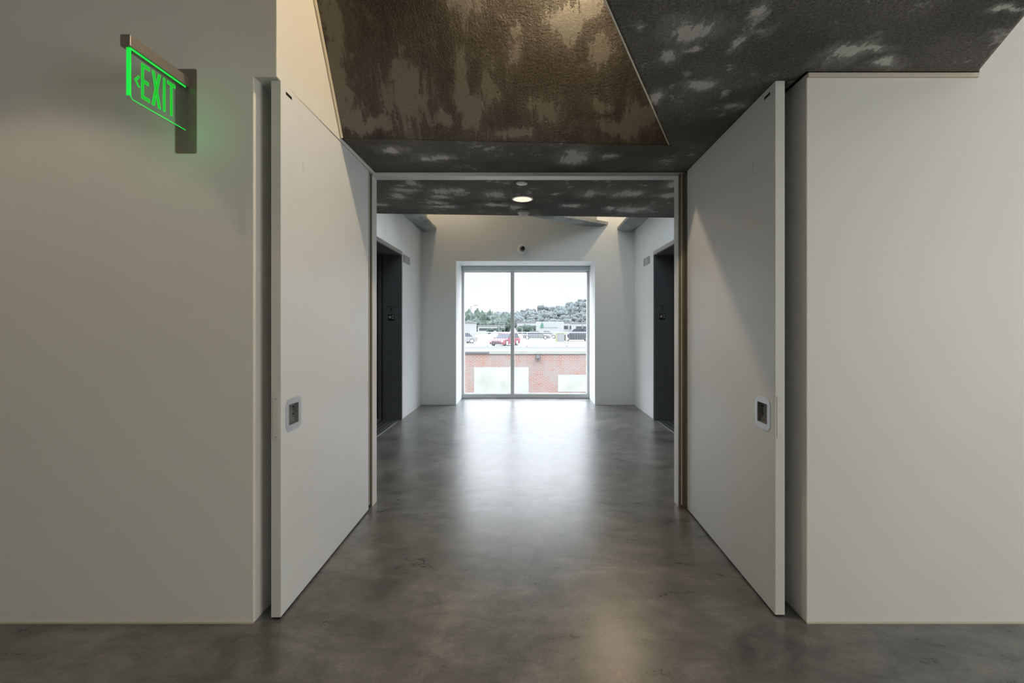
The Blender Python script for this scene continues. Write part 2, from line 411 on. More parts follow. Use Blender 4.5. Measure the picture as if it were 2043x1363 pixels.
# ---- door leaves
def leaf(name, xh, yh, xn, yn, s, label):
    # face line from hinge (xh,yh) to near edge (xn,yn); thickness goes outwards (s)
    root = empty(name, (xh, yh, 0), label, 'door', kind='structure')
    d = Vector((xn-xh, yn-yh, 0)); L = d.length; d.normalize(); n = Vector((s, 0, 0)); n = Vector((-d.y, d.x, 0)); n = n if n.x*s > 0 else -n
    t = .044; z0, z1 = .012, 2.512 if s < 0 else 2.520
    R = Matrix((d, n, Vector((0,0,1)))).transposed().to_4x4(); R.translation = Vector((xh, yh, 0))
    def pl(mb, nm, m, bevel=0, par=None):     # mb in leaf space: x along leaf from hinge, y depth (0 = visible face), z up
        mb.v = [tuple(R @ Vector(p)) for p in mb.v]
        o = mb.build(nm, m, bevel=bevel); return keep(o, par or root)
    # slab with real recess for the pull
    u1 = L-.042; u0 = u1-.150
    c, hc = (u0+u1)/2, .938
    ra, rb, rc, rd = c-.048, c+.048, hc-.050, hc+.050
    b = MB()
    b.box(0, ra, 0, t, z0, z1).box(rb, L, 0, t, z0, z1).box(ra, rb, 0, t, z0, rc).box(ra, rb, 0, t, rd, z1).box(ra, rb, .022, t, rc, rd)
    body = pl(b, 'door_leaf', M['door'])
    # merge coincident faces so the slab reads as one panel
    e = MB().box(L, L+.0015, .0005, t-.0005, z0, z1); pl(e, 'edge_band', M['edge'])
    # plate
    outer = rrect(.150, .158, .034, 8, c, hc); inner = rrect(.096, .100, .004, 8, c, hc)
    mbp = MB(); k = len(outer)
    for yy in (-.0025, .0): 
        for pnt in outer: mbp.v.append((pnt[0], yy, pnt[1]))
        for pnt in inner: mbp.v.append((pnt[0], yy, pnt[1]))
    for i in range(k):
        j = (i+1) % k
        mbp.f += [(i, j, k+j, k+i), (2*k+i, 3*k+i, 3*k+j, 2*k+j), (i, 2*k+i, 2*k+j, j), (k+i, k+j, 3*k+j, 3*k+i)]
    plate = pl(mbp, 'pull_plate', M['nickel'])
    cup = MB().box(ra+.0005, rb-.0005, .018, .0215, rc+.0005, rd-.0005); cupo = pl(cup, 'pull_cup', M['recess'], 0, plate)
    cup2 = MB().box(ra, ra+.002, 0, .018, rc, rd).box(rb-.002, rb, 0, .018, rc, rd).box(ra, rb, 0, .018, rc, rc+.002).box(ra, rb, 0, .018, rd-.002, rd)
    pl(cup2, 'cup_rim', M['recess'], 0, plate)
    # dark marks in the cup, on the hinge side
    mk = MB(); ux = ra+.008
    for i, (w, h, oz) in enumerate([(.007,.009,.028),(.009,.008,.014),(.008,.004,.003),(.008,.009,-.008),(.005,.004,-.022)]):
        mk.box(ux, ux+w, .0165, .018, hc+oz-h/2, hc+oz+h/2)
        if i in (0, 3): mk.box(ux+.009, ux+.014, .0165, .018, hc+oz-h/2, hc+oz+h/2)
    pl(mk, 'cup_markings', M['sign_black'], 0, plate)
    # edge plate with two screws
    ep = pl(MB().box(L+.0015, L+.0035, .007, .037, .842, 1.038), 'edge_plate', M['edge'], .0006)
    for zz in (.852, 1.028):
        a = Vector((L+.0034, .022, zz)); sc = MB().tube(a, a+Vector((.0008,0,0)), .004, seg=14); pl(sc, 'screw', M['nickel'], 0, ep)
    # flush catch at the top and blank cover high on the face
    pl(MB().box(L-.10, L-.045, -.0006, .012, z1-.040, z1-.026), 'flush_catch', M['black'])
    pl(MB().box(L-.215, L-.210, -.0012, 0, 2.155, 2.215), 'cover_strip', M['edge'], .0004)
    for zz in (2.160, 2.207):
        a = Vector((L-.2125, -.0022, zz)); pl(MB().tube(a, a+Vector((0,.001,0)), .003, seg=10), 'cover_screw', M['nickel'])
    # dark gasket under the leaf
    pl(MB().box(.01, L-.002, .004, t-.004, .002, z0), 'door_bottom', M['black'])
    return root
leaf('door_1', -1.166, 3.295, -1.144, 2.079, -1, 'left white door leaf folded open against its wall pocket')
leaf('door_2', 1.196, 3.313, 1.170, 2.097, 1, 'right white door leaf folded open against its wall pocket')

# ---- lift lobby walls
EZ0, EZ1, EH = 5.27, 6.47, 2.40
for nm, x0, x1, lab in (('wall_hall_left', HXL-.6, HXL, 'left white wall of the lift lobby around the elevator marked 4'), ('wall_hall_right', HXR, HXR+.6, 'right white wall of the lift lobby around the elevator marked 2')):
    w = MB().prism([(ZF1,0),(EZ0,0),(EZ0,EH),(EZ1,EH),(EZ1,0),(ZB+.7,0),(ZB+.7,HCEIL),(ZF1,HCEIL)], 'x', x0, x1)
    struct(w.build(nm, M['wall_hall']), lab, 'wall')
# back wall with the window recess
WX0, WX1, WT = -140*ZB/F, 137*ZB/F, EYE+129*ZB/F
WD = 8.41
w = MB().prism([(HXL,0),(WX0,0),(WX0,WT),(WX1,WT),(WX1,0),(HXR,0),(HXR,HCEIL),(HXL,HCEIL)], 'y', ZB, WD+.12)
struct(w.build('wall_far', M['wall_hall'], bevel=.003), 'far lobby wall with a deep recess for the tall window', 'wall')
struct(MB().box(HXL-.6, HXR+.6, ZF1+.0, WD+.2, HCEIL, HCEIL+.15).build('ceiling_hall', M['wall_hall']), 'high ceiling of the lift lobby', 'ceiling')
struct(MB().box(HXL-.1, HXR+.1, ZF1-.6, ZF1, CEIL, HCEIL+.15).build('wall_hall_near', M['wall_hall']), 'wall closing the lobby above the beam', 'wall')
struct(MB().box(-5.35, 5.35, 2.85, ZF1, CEIL, CEIL+.15).build('ceiling_back', M['wall']), 'ceiling strip above the front walls', 'ceiling')

# ---- window
s = WD/F
win = empty('window_1', ((WX0+WX1)/2, WD, 0), 'tall two-pane aluminium window at the end of the lift lobby', 'window', kind='structure')
def wp(mb, n, m, bevel=.003, par=None): return keep(mb.build(n, m, bevel=bevel), par or win)
wx0, wx1 = WX0, WX1
fz0 = 0.0; b1 = EYE-(786-650)*s; t0 = EYE+(650-542)*s; t1 = WT
mx0, mx1 = (1018.8-VX)*s, (1026-VX)*s
wp(MB().box(wx0, wx1, WD, WD+.09, .002, b1), 'bottom_rail', M['alu'])
wp(MB().box(wx0, wx1, WD+.02, WD+.09, t0, t1), 'top_rail', M['alu'])
wp(MB().box(wx0, wx0+.045, WD, WD+.09, b1, t0), 'stile', M['alu_paint'])
wp(MB().box(wx1-.045, wx1, WD, WD+.09, b1, t0), 'stile', M['alu_paint'])
wp(MB().box(mx0, mx1, WD-.01, WD+.10, b1, t0), 'mullion', M['alu'])
wp(MB().box(wx0+.002, wx1-.002, WD-.055, WD+.02, t0+.008, t1-.004), 'shade_box', M['shade'], .006)
wp(MB().box(wx0+.045, mx0, WD+.04, WD+.046, b1, t0), 'pane', M['glass'], 0)
wp(MB().box(mx1, wx1-.045, WD+.04, WD+.046, b1, t0), 'pane', M['glass'], 0)
for a, b in ((wx0+.045, mx0), (mx1, wx1-.045)):
    wp(MB().box(a, b, WD+.025, WD+.04, b1, b1+.014).box(a, b, WD+.025, WD+.04, t0-.012, t0), 'glazing_bead', M['white_plastic'], 0)

# window-recess sprinkler plate
o = MB().lathe([(.035,0),(.037,-.004),(.034,-.007)], P(1048,526,8.0)*1.0, (0,0,1), 24).build('sprinkler_cover', M['white_plastic'], smooth=True)
o.location.z += WT - P(1048,526,8.0).z
tag(o, 'small round cover plate on top of the window recess', 'sprinkler')

# ---- elevators
def text_mesh(txt, size, name, m, loc, rot, ext=.0006, sx=1.0, align='CENTER'):
    cu = bpy.data.curves.new(name, 'FONT'); cu.body = txt; cu.size = size; cu.extrude = ext; cu.align_x = align; cu.align_y = 'CENTER'
    t = bpy.data.objects.new(name, cu); C.objects.link(t)
    bpy.context.view_layer.update()
    me = bpy.data.meshes.new_from_object(t.evaluated_get(bpy.context.evaluated_depsgraph_get()))
    bpy.data.objects.remove(t); me.name = name; me.materials.clear(); me.materials.append(m)
    o = bpy.data.objects.new(name, me); C.objects.link(o); o.location = loc; o.rotation_euler = rot; o.scale = (sx, 1, 1)
    return o
def elevator(x, s, num, label, sx):
    # s: outward direction (-1 for left wall)
    root = empty('elevator_entrance', (x, (EZ0+EZ1)/2, 0), label, 'elevator')
    def ep(mb, n, m, bevel=.002, par=None): return keep(mb.build(n, m, bevel=bevel), par or root)
    i = -s  # into the lobby
    fx0, fx1 = x+i*.0, x+i*.018
    ep(MB().prism([(EZ0-.05,0),(EZ0,0),(EZ0,EH),(EZ1,EH),(EZ1,0),(EZ1+.028,0),(EZ1+.028,EH+.05),(EZ0-.05,EH+.05)], 'x', fx0, fx1), 'frame', M['steel'])
    g = EZ1-.004
    ep(MB().box(x+i*.012, x+s*.262, g-.006, g, .004, EH-.004), 'jamb_panel', M['dark_steel'])
    ep(MB().box(x+s*.268, x+s*.315, g-.05, g-.036, .004, EH-.004), 'door_jamb', M['dark_steel'])
    ep(MB().box(x+s*.262, x+s*.268, g-.04, g, .004, EH-.004), 'jamb_gap', M['black'], 0)
    ep(MB().box(x+i*.012, x+s*.262, EZ0+.004, EZ0+.010, .004, EH-.004), 'jamb_panel', M['dark_steel'])
    ep(MB().box(x+i*.012, x+s*.315, EZ0+.01, g-.006, EH-.010, EH-.003), 'header_panel', M['dark_steel'])
    mid = (EZ0+EZ1)/2
    ep(MB().box(x+s*.33, x+s*.36, EZ0, mid-.002, .012, EH), 'door_panel', M['dark_steel'])
    ep(MB().box(x+s*.33, x+s*.36, mid+.002, EZ1, .012, EH), 'door_panel', M['dark_steel'])
    sill = MB().box(x+s*.02, x+s*.40, EZ0+.01, EZ1-.06, .0005, .006)
    so = ep(sill, 'sill', M['steel'], .001)
    gr = MB()
    for q in range(3): gr.box(x+s*(.10+.07*q), x+s*(.115+.07*q), EZ0+.03, EZ1-.08, .006, .0066)
    ep(gr, 'sill_groove', M['black'], 0, so)
    # number sign on the jamb
    d = g-.0066; sc = d/F
    def q(px, py): return ((px-VX)*sc, EYE+(VY-py)*sc)
    if s < 0: cx, ny, ty, sq = 780.4, 618.5, 611.7, (774.3,786.4,627.8,640)
    else: cx, ny, ty, sq = 1321.2, 617, 609.8, (1315.2,1327.2,626.3,638)
    a = q(sq[0], sq[2]); b = q(sq[1], sq[3])
    pl = ep(MB().box(a[0], b[0], d-.002, d, b[1], a[1]), 'floor_plate', M['sign_black'], 0)
    X, Z = q(cx, ny)
    o = text_mesh(num, 10.5*sc/.72, 'car_number', M['sign_black'], (X, d-.0008, Z), (PI/2,0,0), sx=.68); keep(o, root)
    X, Z = q(cx+.5, ty)
    o = text_mesh('ELEVATOR', 2.3*sc/.72, 'caption', M['sign_black'], (X, d-.0008, Z), (PI/2,0,0), sx=1.1); keep(o, root)
    W = sq[1]-sq[0]
    X, Z = q(sq[0]+W*.77, sq[2]+W*.42)
    o = text_mesh('2', 7.3*sc/.72, 'floor_number', M['sign_white'], (X, d-.0026, Z), (PI/2,0,0), sx=.9); keep(o, pl)
    X, Z = q(sq[0]+W*.33, sq[2]+W*.42); r = 3.6*sc
    st = [(X+(r if k % 2 == 0 else r*.42)*math.sin(PI*k/5), Z+(r if k % 2 == 0 else r*.42)*math.cos(PI*k/5)) for k in range(10)]
    ep(MB().prism(st, 'y', d-.003, d-.002), 'star', M['sign_white'], 0, pl)
    return root
elevator(HXL, -1, '4', 'dark steel elevator doorway marked 4 in the left lobby wall', 1)
elevator(HXR, 1, '2', 'dark steel elevator doorway marked 2 in the right lobby wall', 1)
# hall indicator plates
def indicator(x, s, z0, z1, label):
    root = empty('hall_indicator', (x, (z0+z1)/2, 2.37), label, 'sign')
    i = -s
    p = keep(MB().box(x, x+i*.006, z0, z1, 2.312, 2.428).build('plate', M['indicator'], bevel=.0015), root)
    zc = (z0+z1)/2
    keep(MB().box(x+i*.006, x+i*.0066, zc-.05, zc+.05, 2.33, 2.41).build('display', M['grey_plastic']), p)
    return root
indicator(HXL, -1, 6.585, 6.955, 'small flat grey indicator plate on the left lobby wall')
indicator(HXR, 1, 6.73, 7.08, 'small flat grey indicator plate on the right lobby wall')

# ---- lobby ceiling steel with sprayed coating
M['fire_beam'] = fireproof('sprayed_beam', (.36,.385,.385), (.5,.53,.53), [], speck=1.1, rnd=.4, bstr=1.0)
def lump(o, amt, seed):
    sub = o.modifiers.new('Subdivision', 'SUBSURF'); sub.subdivision_type = 'SIMPLE'; sub.levels = sub.render_levels = 1
def beam_along(name, x0, x1, wx0_, wx1_, z0, h, label):
    m = MB()
    n = 40
    # bottom flange with soft uneven cross-section
    prof = [(x0,h+.10),(x0,h+.01),(x0+(x1-x0)*.25,h-.008),(x0+(x1-x0)*.7,h-.004),(x1,h+.03),(x1,h+.075),(wx1_,h+.11),(wx1_,HCEIL),(wx0_,HCEIL),(wx0_,h+.12)]
    k = len(prof)
    for i in range(n+1):
        y = z0+(ZB-z0)*i/n
        for j, (a, b) in enumerate(prof):
            q = mnoise.noise(Vector((a*3, y*4, b*3)))*.012 if b < HCEIL-.01 else 0
            a2 = a+q if 0 < j < k-4 and abs(a-HXL) > .01 and abs(a-HXR) > .01 else a
            m.v.append((a2, y, b+q))
    for i in range(n):
        for j in range(k):
            jj = (j+1) % k
            m.f.append((i*k+j, i*k+jj, (i+1)*k+jj, (i+1)*k+j))
    m.f.append(tuple(range(k))); m.f.append(tuple(n*k+j for j in range(k))[::-1])
    o = m.build(name, M['fire_beam'], smooth=True)
    return struct(o, label, 'beam')
beam_along('trim_5', HXL, -1.56, HXL+.02, -1.72, 4.7, 3.0, 'sprayed steel beam running along the top of the left lobby wall')
beam_along('trim_6', HXR, 1.575, HXR-.02, 1.74, 4.9, 3.0, 'sprayed steel beam running along the top of the right lobby wall')
# diagonal beam reaching the far wall
e = Vector((1.17, ZB+.0, 0)); dr = Vector((-.80, -.60, 0)); nn = Vector((.60, -.80, 0))
m = MB(); n = 30; k = None
prof = [(-.15,3.16),(-.155,3.11),(-.08,3.085),(.07,3.08),(.145,3.11),(.15,3.16),(.03,3.20),(.03,HCEIL),(-.03,HCEIL),(-.03,3.20)]
k = len(prof)
for i in range(n+1):
    t = i/n*3.0
    for j, (a, b) in enumerate(prof):
        tt = t + ((a*nn.y)/.60 if i == 0 else 0)
        p = e + dr*max(tt, -1) + nn*a
        if p.y > ZB: p.y = ZB
        q = mnoise.noise(Vector((a*5, t*4, b*4)))*.012 if b < HCEIL-.01 else 0
        m.v.append((p.x, p.y, b+q))
for i in range(n):
    for j in range(k):
        jj = (j+1) % k; m.f.append((i*k+j, i*k+jj, (i+1)*k+jj, (i+1)*k+j))
m.f.append(tuple(range(k))); m.f.append(tuple(n*k+j for j in range(k))[::-1])
struct(m.build('trim_7', M['fire_beam'], smooth=True), 'sprayed steel beam crossing the lobby diagonally to the far wall', 'beam')

# ---- ceiling items in the lobby
def disc_at(px, py, z=HS): d = F*(z-EYE)/(VY-py); return Vector(((px-VX)*d/F, d, z))
p = disc_at(1042.5, 396.5)
root = empty('recessed_downlight', p, 'round warm glowing downlight in the beam beyond the doors', 'ceiling light')
keep(MB().lathe([(.098,0),(.098,-.005),(.085,-.008),(.082,-.001)], p, seg=40).build('trim_ring', M['white_plastic'], smooth=True), root)
keep(MB().lathe([(.083,-.003),(.083,-.0065)], p, seg=40).build('diffuser', M['lampface']), root)
p = disc_at(1041, 365.3)
tag(MB().lathe([(.045,0),(.046,-.006),(.038,-.010)], p, seg=32).build('sprinkler_cover', M['white_plastic'], smooth=True), 'small flat white disc on the beam nearest the door head', 'sprinkler')
p = disc_at(1044, 421)
root = empty('smoke_detector', p, 'pale domed smoke detector hanging at the beam edge behind the downlight', 'smoke detector')
keep(MB().lathe([(.060,0),(.062,-.012),(.058,-.022)], p, seg=32).build('base', M['grey_plastic'], smooth=True), root)
keep(MB().lathe([(.056,-.022),(.048,-.038),(.030,-.052),(.012,-.060)], p, seg=32).build('dome', M['white_plastic'], smooth=True), root)

# security camera on the far wall
p = P(1042.5, 497.5, ZB)
root = empty('security_camera', p, 'round white security camera with a black ball lens above the window', 'camera')
keep(MB().lathe([(.085,0),(.085,.018),(.072,.034),(.060,.038)], p, (0,-1,0), 36).build('base', M['white_plastic'], smooth=True), root)
bb = bmesh.new(); bmesh.ops.create_uvsphere(bb, u_segments=28, v_segments=16, radius=.043)
me = bpy.data.meshes.new('ball'); bb.to_mesh(me); bb.free(); me.materials.append(M['lens'])
for q in me.polygons: q.use_smooth = True
o = bpy.data.objects.new('ball', me); C.objects.link(o); o.location = p+Vector((0,-.052,.004)); bpy.context.view_layer.update(); keep(o, root)
keep(MB().lathe([(.020,0),(.020,.010),(.013,.012)], p+Vector((0,-.094,-.002)), (0,-1,0), 20).build('lens', M['black']), o)

# ---- exit sign
zc = -1.5665
root = empty('exit_sign', (zc, ZL, 2.35), 'green glowing EXIT sign with left arrow projecting from the left wall', 'exit sign')
def xp(mb, n, m, bevel=0, par=None): return keep(mb.build(n, m, bevel=bevel), par or root)
wpn = xp(MB().prism(rrect(.098, .388, .008, 4, zc+.002, 2.357), 'y', ZL-.003, ZL), 'wall_plate', M['sign_metal'], .0008)
for zz in (2.53, 2.185):
    xp(MB().tube((zc+.002, ZL-.0045, zz), (zc+.002, ZL-.003, zz), .003, seg=10), 'screw', M['steel'], 0, wpn)
xp(MB().box(zc-.021, zc+.0195, 1.742, ZL-.003, 2.463, 2.510), 'top_bar', M['sign_metal'], .003)
pa = xp(MB().prism([(1.752,2.463),(2.036,2.463),(2.036,2.262),(1.764,2.262),(1.756,2.266),(1.752,2.275)], 'x', zc-.004, zc+.012), 'panel', M['acrylic'])
ge = MB()
for xx in (zc+.0105,):
    ge.box(xx, xx+.002, 1.752, 2.036, 2.456, 2.463)
    ge.box(xx, xx+.002, 1.7515, 1.7545, 2.272, 2.463)
    ge.box(xx, xx+.002, 1.762, 2.036, 2.2615, 2.2645)
    ge.prism([(1.7515,2.275),(1.756,2.2655),(1.763,2.2615),(1.763,2.2635),(1.7575,2.268),(1.7545,2.276)], 'x', xx, xx+.002)
ge.box(zc-.004, zc+.012, 1.751, 1.752, 2.275, 2.463)
xp(ge, 'lit_edge', M['green_edge'], 0, pa)
def glyphs():
    out = []
    b, t = 2.289, 2.432
    w = .011
    # E
    u = 1.800; E = [(u,b),(u+.039,b),(u+.039,b+.014),(u+w,b+.014),(u+w,b+.066),(u+.034,b+.066),(u+.034,b+.080),(u+w,b+.080),(u+w,t-.014),(u+.039,t-.014),(u+.039,t),(u,t)]
    out.append(E)
    u = 1.850; m_ = (b+t)/2; cx = u+.0225
    X = [(u,b),(u+.013,b),(cx,m_-.022),(u+.032,b),(u+.045,b),(cx+.0075,m_),(u+.045,t),(u+.032,t),(cx,m_+.022),(u+.013,t),(u,t),(cx-.0075,m_)]
    out.append(X)
    u = 1.908; out.append([(u,b),(u+w,b),(u+w,t),(u,t)])
    u = 1.930; out.append([(u,t-.014),(u+.0165,t-.014),(u+.0165,b),(u+.0165+w,b),(u+.0165+w,t-.014),(u+.044,t-.014),(u+.044,t),(u,t)])
    u = 1.768; c = 2.348
    out.append([(u,c),(u+.018,c+.024),(u+.025,c+.021),(u+.010,c),(u+.025,c-.021),(u+.018,c-.024)])
    return out
names = ['letter','letter','letter','letter','arrow']
for g, nme in zip(glyphs(), names):
    o = MB().prism(g, 'x', zc+.0121, zc+.0135)
    o = o.build(nme, M['green']); keep(o, pa)
    # bright engraved outline
    ol = MB()
    for i in range(len(g)):
        a = g[i]; b_ = g[(i+1) % len(g)]
        ol.tube((zc+.0136, a[0], a[1]), (zc+.0136, b_[0], b_[1]), .0007, seg=6)
    q = ol.build('outline', M['green_edge']); keep(q, o)

# ------------------------------------------------------------------ outside
M['brick_white'] = mat('painted_infill', (0.26,0.265,0.242), .8, var=.12, vscale=1.6)
def brick_mat():
    m = bpy.data.materials.new('brickwork'); m.use_nodes = True; k = NT(m); b = k.n['Principled BSDF']
    tc = k.n.new('ShaderNodeTexCoord'); mp = k.n.new('ShaderNodeMapping'); mp.inputs['Rotation'].default_value = (PI/2,0,0)
    k.l.new(tc.outputs['Object'], mp.inputs['Vector'])
    br = k.n.new('ShaderNodeTexBrick'); br.inputs['Scale'].default_value = 1.0; br.inputs['Brick Width'].default_value = .22; br.inputs['Row Height'].default_value = .075
    br.inputs['Mortar Size'].default_value = .008; br.inputs['Color1'].default_value = (.20,.08,.058,1); br.inputs['Color2'].default_value = (.165,.10,.082,1); br.inputs['Mortar'].default_value = (.30,.285,.27,1)
    k.l.new(mp.outputs[0], br.inputs['Vector'])
    n = k.noise(tc.outputs['Object'], .8, 6, .7); n2 = k.noise(tc.outputs['Object'], 3.5, 5, .7)
    c = k.mix(k.smooth(n.outputs['Fac'], .42, .62, 0, .75), br.outputs['Color'], (.20,.175,.165))
    c = k.mix(k.smooth(n2.outputs['Fac'], .55, .7, 0, .6), c, (.23,.095,.06))
    k.l.new(c, b.inputs['Base Color']); b.inputs['Roughness'].default_value = .9
    return m
M['brick'] = brick_mat()
M['cap'] = mat('parapet_cap', (0.207,0.207,0.194), .8, var=.1, vscale=2)
M['roofgrey'] = mat('roof_deck', (0.051,0.053,0.053), .9, var=.1, vscale=.8)
M['asphalt'] = mat('pale_parking_lot', (0.136,0.134,0.13), .9, var=.04, vscale=.3)
M['foliage_near'] = mat('foliage_green', (0.037,0.052,0.042), .9, var=.55, vscale=5)
M['foliage_hill'] = mat('foliage_hazy', (0.062,0.071,0.073), .9, var=.55, vscale=5)  # pale blue-grey: distance haze is put into the leaf colour
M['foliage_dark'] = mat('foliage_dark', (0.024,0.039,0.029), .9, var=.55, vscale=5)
M['hill'] = mat('hill_ground', (0.068,0.075,0.074), .95, var=.3, vscale=.05)  # ground colour paled to carry the same distance haze
M['house'] = mat('pale_render', (0.137,0.139,0.139), .8)
M['roofh'] = mat('pale_roof', (0.074,0.074,0.077), .8)
M['white_ext'] = mat('white_cladding', (0.198,0.201,0.201), .6)
M['ext_dark'] = mat('dark_glazing', (0.027,0.03,0.032), .4)
M['pole'] = mat('lamp_pole', (0.101,0.106,0.109), .5)
M['fence'] = mat('fence_white', (0.251,0.257,0.271), .5)
M['red'] = mat('red_paint', (0.192,0.03,0.042), .55, spec=.25)
M['silver'] = mat('silver_paint', (0.097,0.099,0.099), .35, metal=.1, coat=.3)
M['carwhite'] = mat('white_paint', (0.169,0.169,0.169), .55, spec=.25)
M['cargrey'] = mat('charcoal_paint', (0.013,0.014,0.018), .55, spec=.25)
M['carglass'] = mat('car_glass', (.02,.02,.03), .45, spec=.2)
M['tyre'] = mat('tyre', (0.007,0.007,0.008), .8)
M['rim'] = mat('rim', (.45,.45,.46), .35, metal=.3)
M['tail'] = mat('tail_lamp', (.6,.03,.06), .3)
M['head'] = mat('head_lamp', (.6,.6,.6), .2)
M['grille'] = mat('grille', (0.016,0.013,0.016), .5)
M['yellow'] = mat('yellow_paint', (0.173,0.164,0.063), .6)
M['text_green'] = mat('text_green', (0.041,0.107,0.077), .7)
M['text_grey'] = mat('text_grey', (0.095,0.154,0.141), .7)

GH = -1.07       # level of the parking lot
# brick building across the gap
BW = 23.0
root = empty('brick_building', (0, BW, -6), 'weathered red brick wall with pale painted panels below the parking lot', 'building')
def bp_(mb, n, m, bevel=0, par=None): return keep(mb.build(n, m, bevel=bevel), par or root)
bp_(MB().box(-14, 14, BW, BW+4.9, -6, -.10), 'wall', M['brick'])
bp_(MB().box(-14, 14, BW-.06, BW+.5, -.10, .085), 'parapet_cap', M['cap'], .02)
bp_(MB().box(-14, (976-VX)*BW/F, BW-.09, BW-.06, -.06, .03), 'gutter', M['roofh'], .01)
bp_(MB().box(-14, 14, BW+.5, BW+5.0, -.10, .05), 'roof_deck', M['roofgrey'])
bp_(MB().box((946-VX)*BW/F, (1055-VX)*BW/F, BW-.02, BW, -4.2, EYE-83*BW/F), 'infill_panel', M['brick_white'])
bp_(MB().box((1113-VX)*BW/F, 5.2, BW-.02, BW, EYE-132*BW/F, EYE-98*BW/F), 'infill_panel', M['brick_white'])
bp_(MB().box(-9, -5.2, BW-.02, BW, -4.2, EYE-83*BW/F), 'infill_panel', M['brick_white'])
# wall lamp
p = P(1073, 712, BW)
wlamp = empty('wall_lamp', p, 'small dark lamp bracket fixed near the top of the brick wall', 'lamp')
keep(MB().box(p.x-.06, p.x+.06, BW-.05, BW, p.z-.02, p.z+.22).build('backplate', M['ext_dark'], bevel=.01), wlamp)
keep(MB().lathe([(.05,.12),(.09,.05),(.16,-.06),(.15,-.08)], (p.x, BW-.2, p.z), seg=16).build('lamp_shade', M['grille'], smooth=True), wlamp)
keep(MB().tube((p.x, BW-.03, p.z+.15), (p.x, BW-.2, p.z+.1), .02, seg=8).build('arm', M['ext_dark']), wlamp)
# railing on the roof edge
ZR = 27.0
froot = empty('railing', (0, ZR, .05), 'white metal picket railing standing along the edge of the parking lot', 'railing')
ftop = EYE-13.2*ZR/F
keep(MB().box(-12, 12, ZR-.025, ZR+.025, ftop-.03, ftop+.03).build('top_rail', M['fence']), froot)
keep(MB().box(-12, 12, ZR-.02, ZR+.02, .10, .14).build('bottom_rail', M['fence']), froot)
xpk = (1000-VX)*ZR/F
pk = MB()
N = 76
base = MB().box(-.009, .009, ZR-.009, ZR+.012, .14, ftop-.03).build('picket', M['fence'])
base.parent = froot; base.location = Vector((0,0,0)) - Vector(froot.location); base.location.x += -3.8
for i in range(1, N):
    c = base.copy(); C.objects.link(c); c.parent = froot; c.location = base.location + Vector((i*.1, 0, 0))
oth = MB()
for i in range(1, 80):
    oth.box(-3.8-i*.1-.009, -3.8-i*.1+.009, ZR-.012, ZR+.012, .14, ftop-.03); 
    oth.box(3.7+i*.1-.009, 3.7+i*.1+.009, ZR-.012, ZR+.012, .14, ftop-.03)
oo = keep(oth.build('far_pickets', M['fence']), froot); oo['kind'] = 'stuff'
for i in range(-4, 5):
    keep(MB().box(i*2.4-.02+.05, i*2.4+.02+.05, ZR-.02, ZR+.02, .02, ftop+.0).build('post', M['fence']), froot)

# ground planes
struct(MB().box(-60, 60, BW+4.9, 150, GH-.3, GH).build('ground', M['asphalt']), 'bright pale parking lot beyond the brick wall', 'ground')
struct(MB().box(-40, 40, WD+.3, BW, -6.3, -6.0).build('ground_lower', M['asphalt']), 'lower yard between the window and the brick wall', 'ground')
struct(MB().box(-300, 300, 150, 420, GH-.5, GH-.2).build('ground_far', M['hill']), 'flat land between the parking lot and the hills', 'ground')

# bollard
p = P(1068, 690, 50); p.z = GH
bo = MB().lathe([(.14,0),(.14,.62),(.12,.70),(.06,.74)], p, seg=20).build('bollard', M['cap'], smooth=True); tag(bo, 'short pale round bollard standing right of the red car', 'bollard')

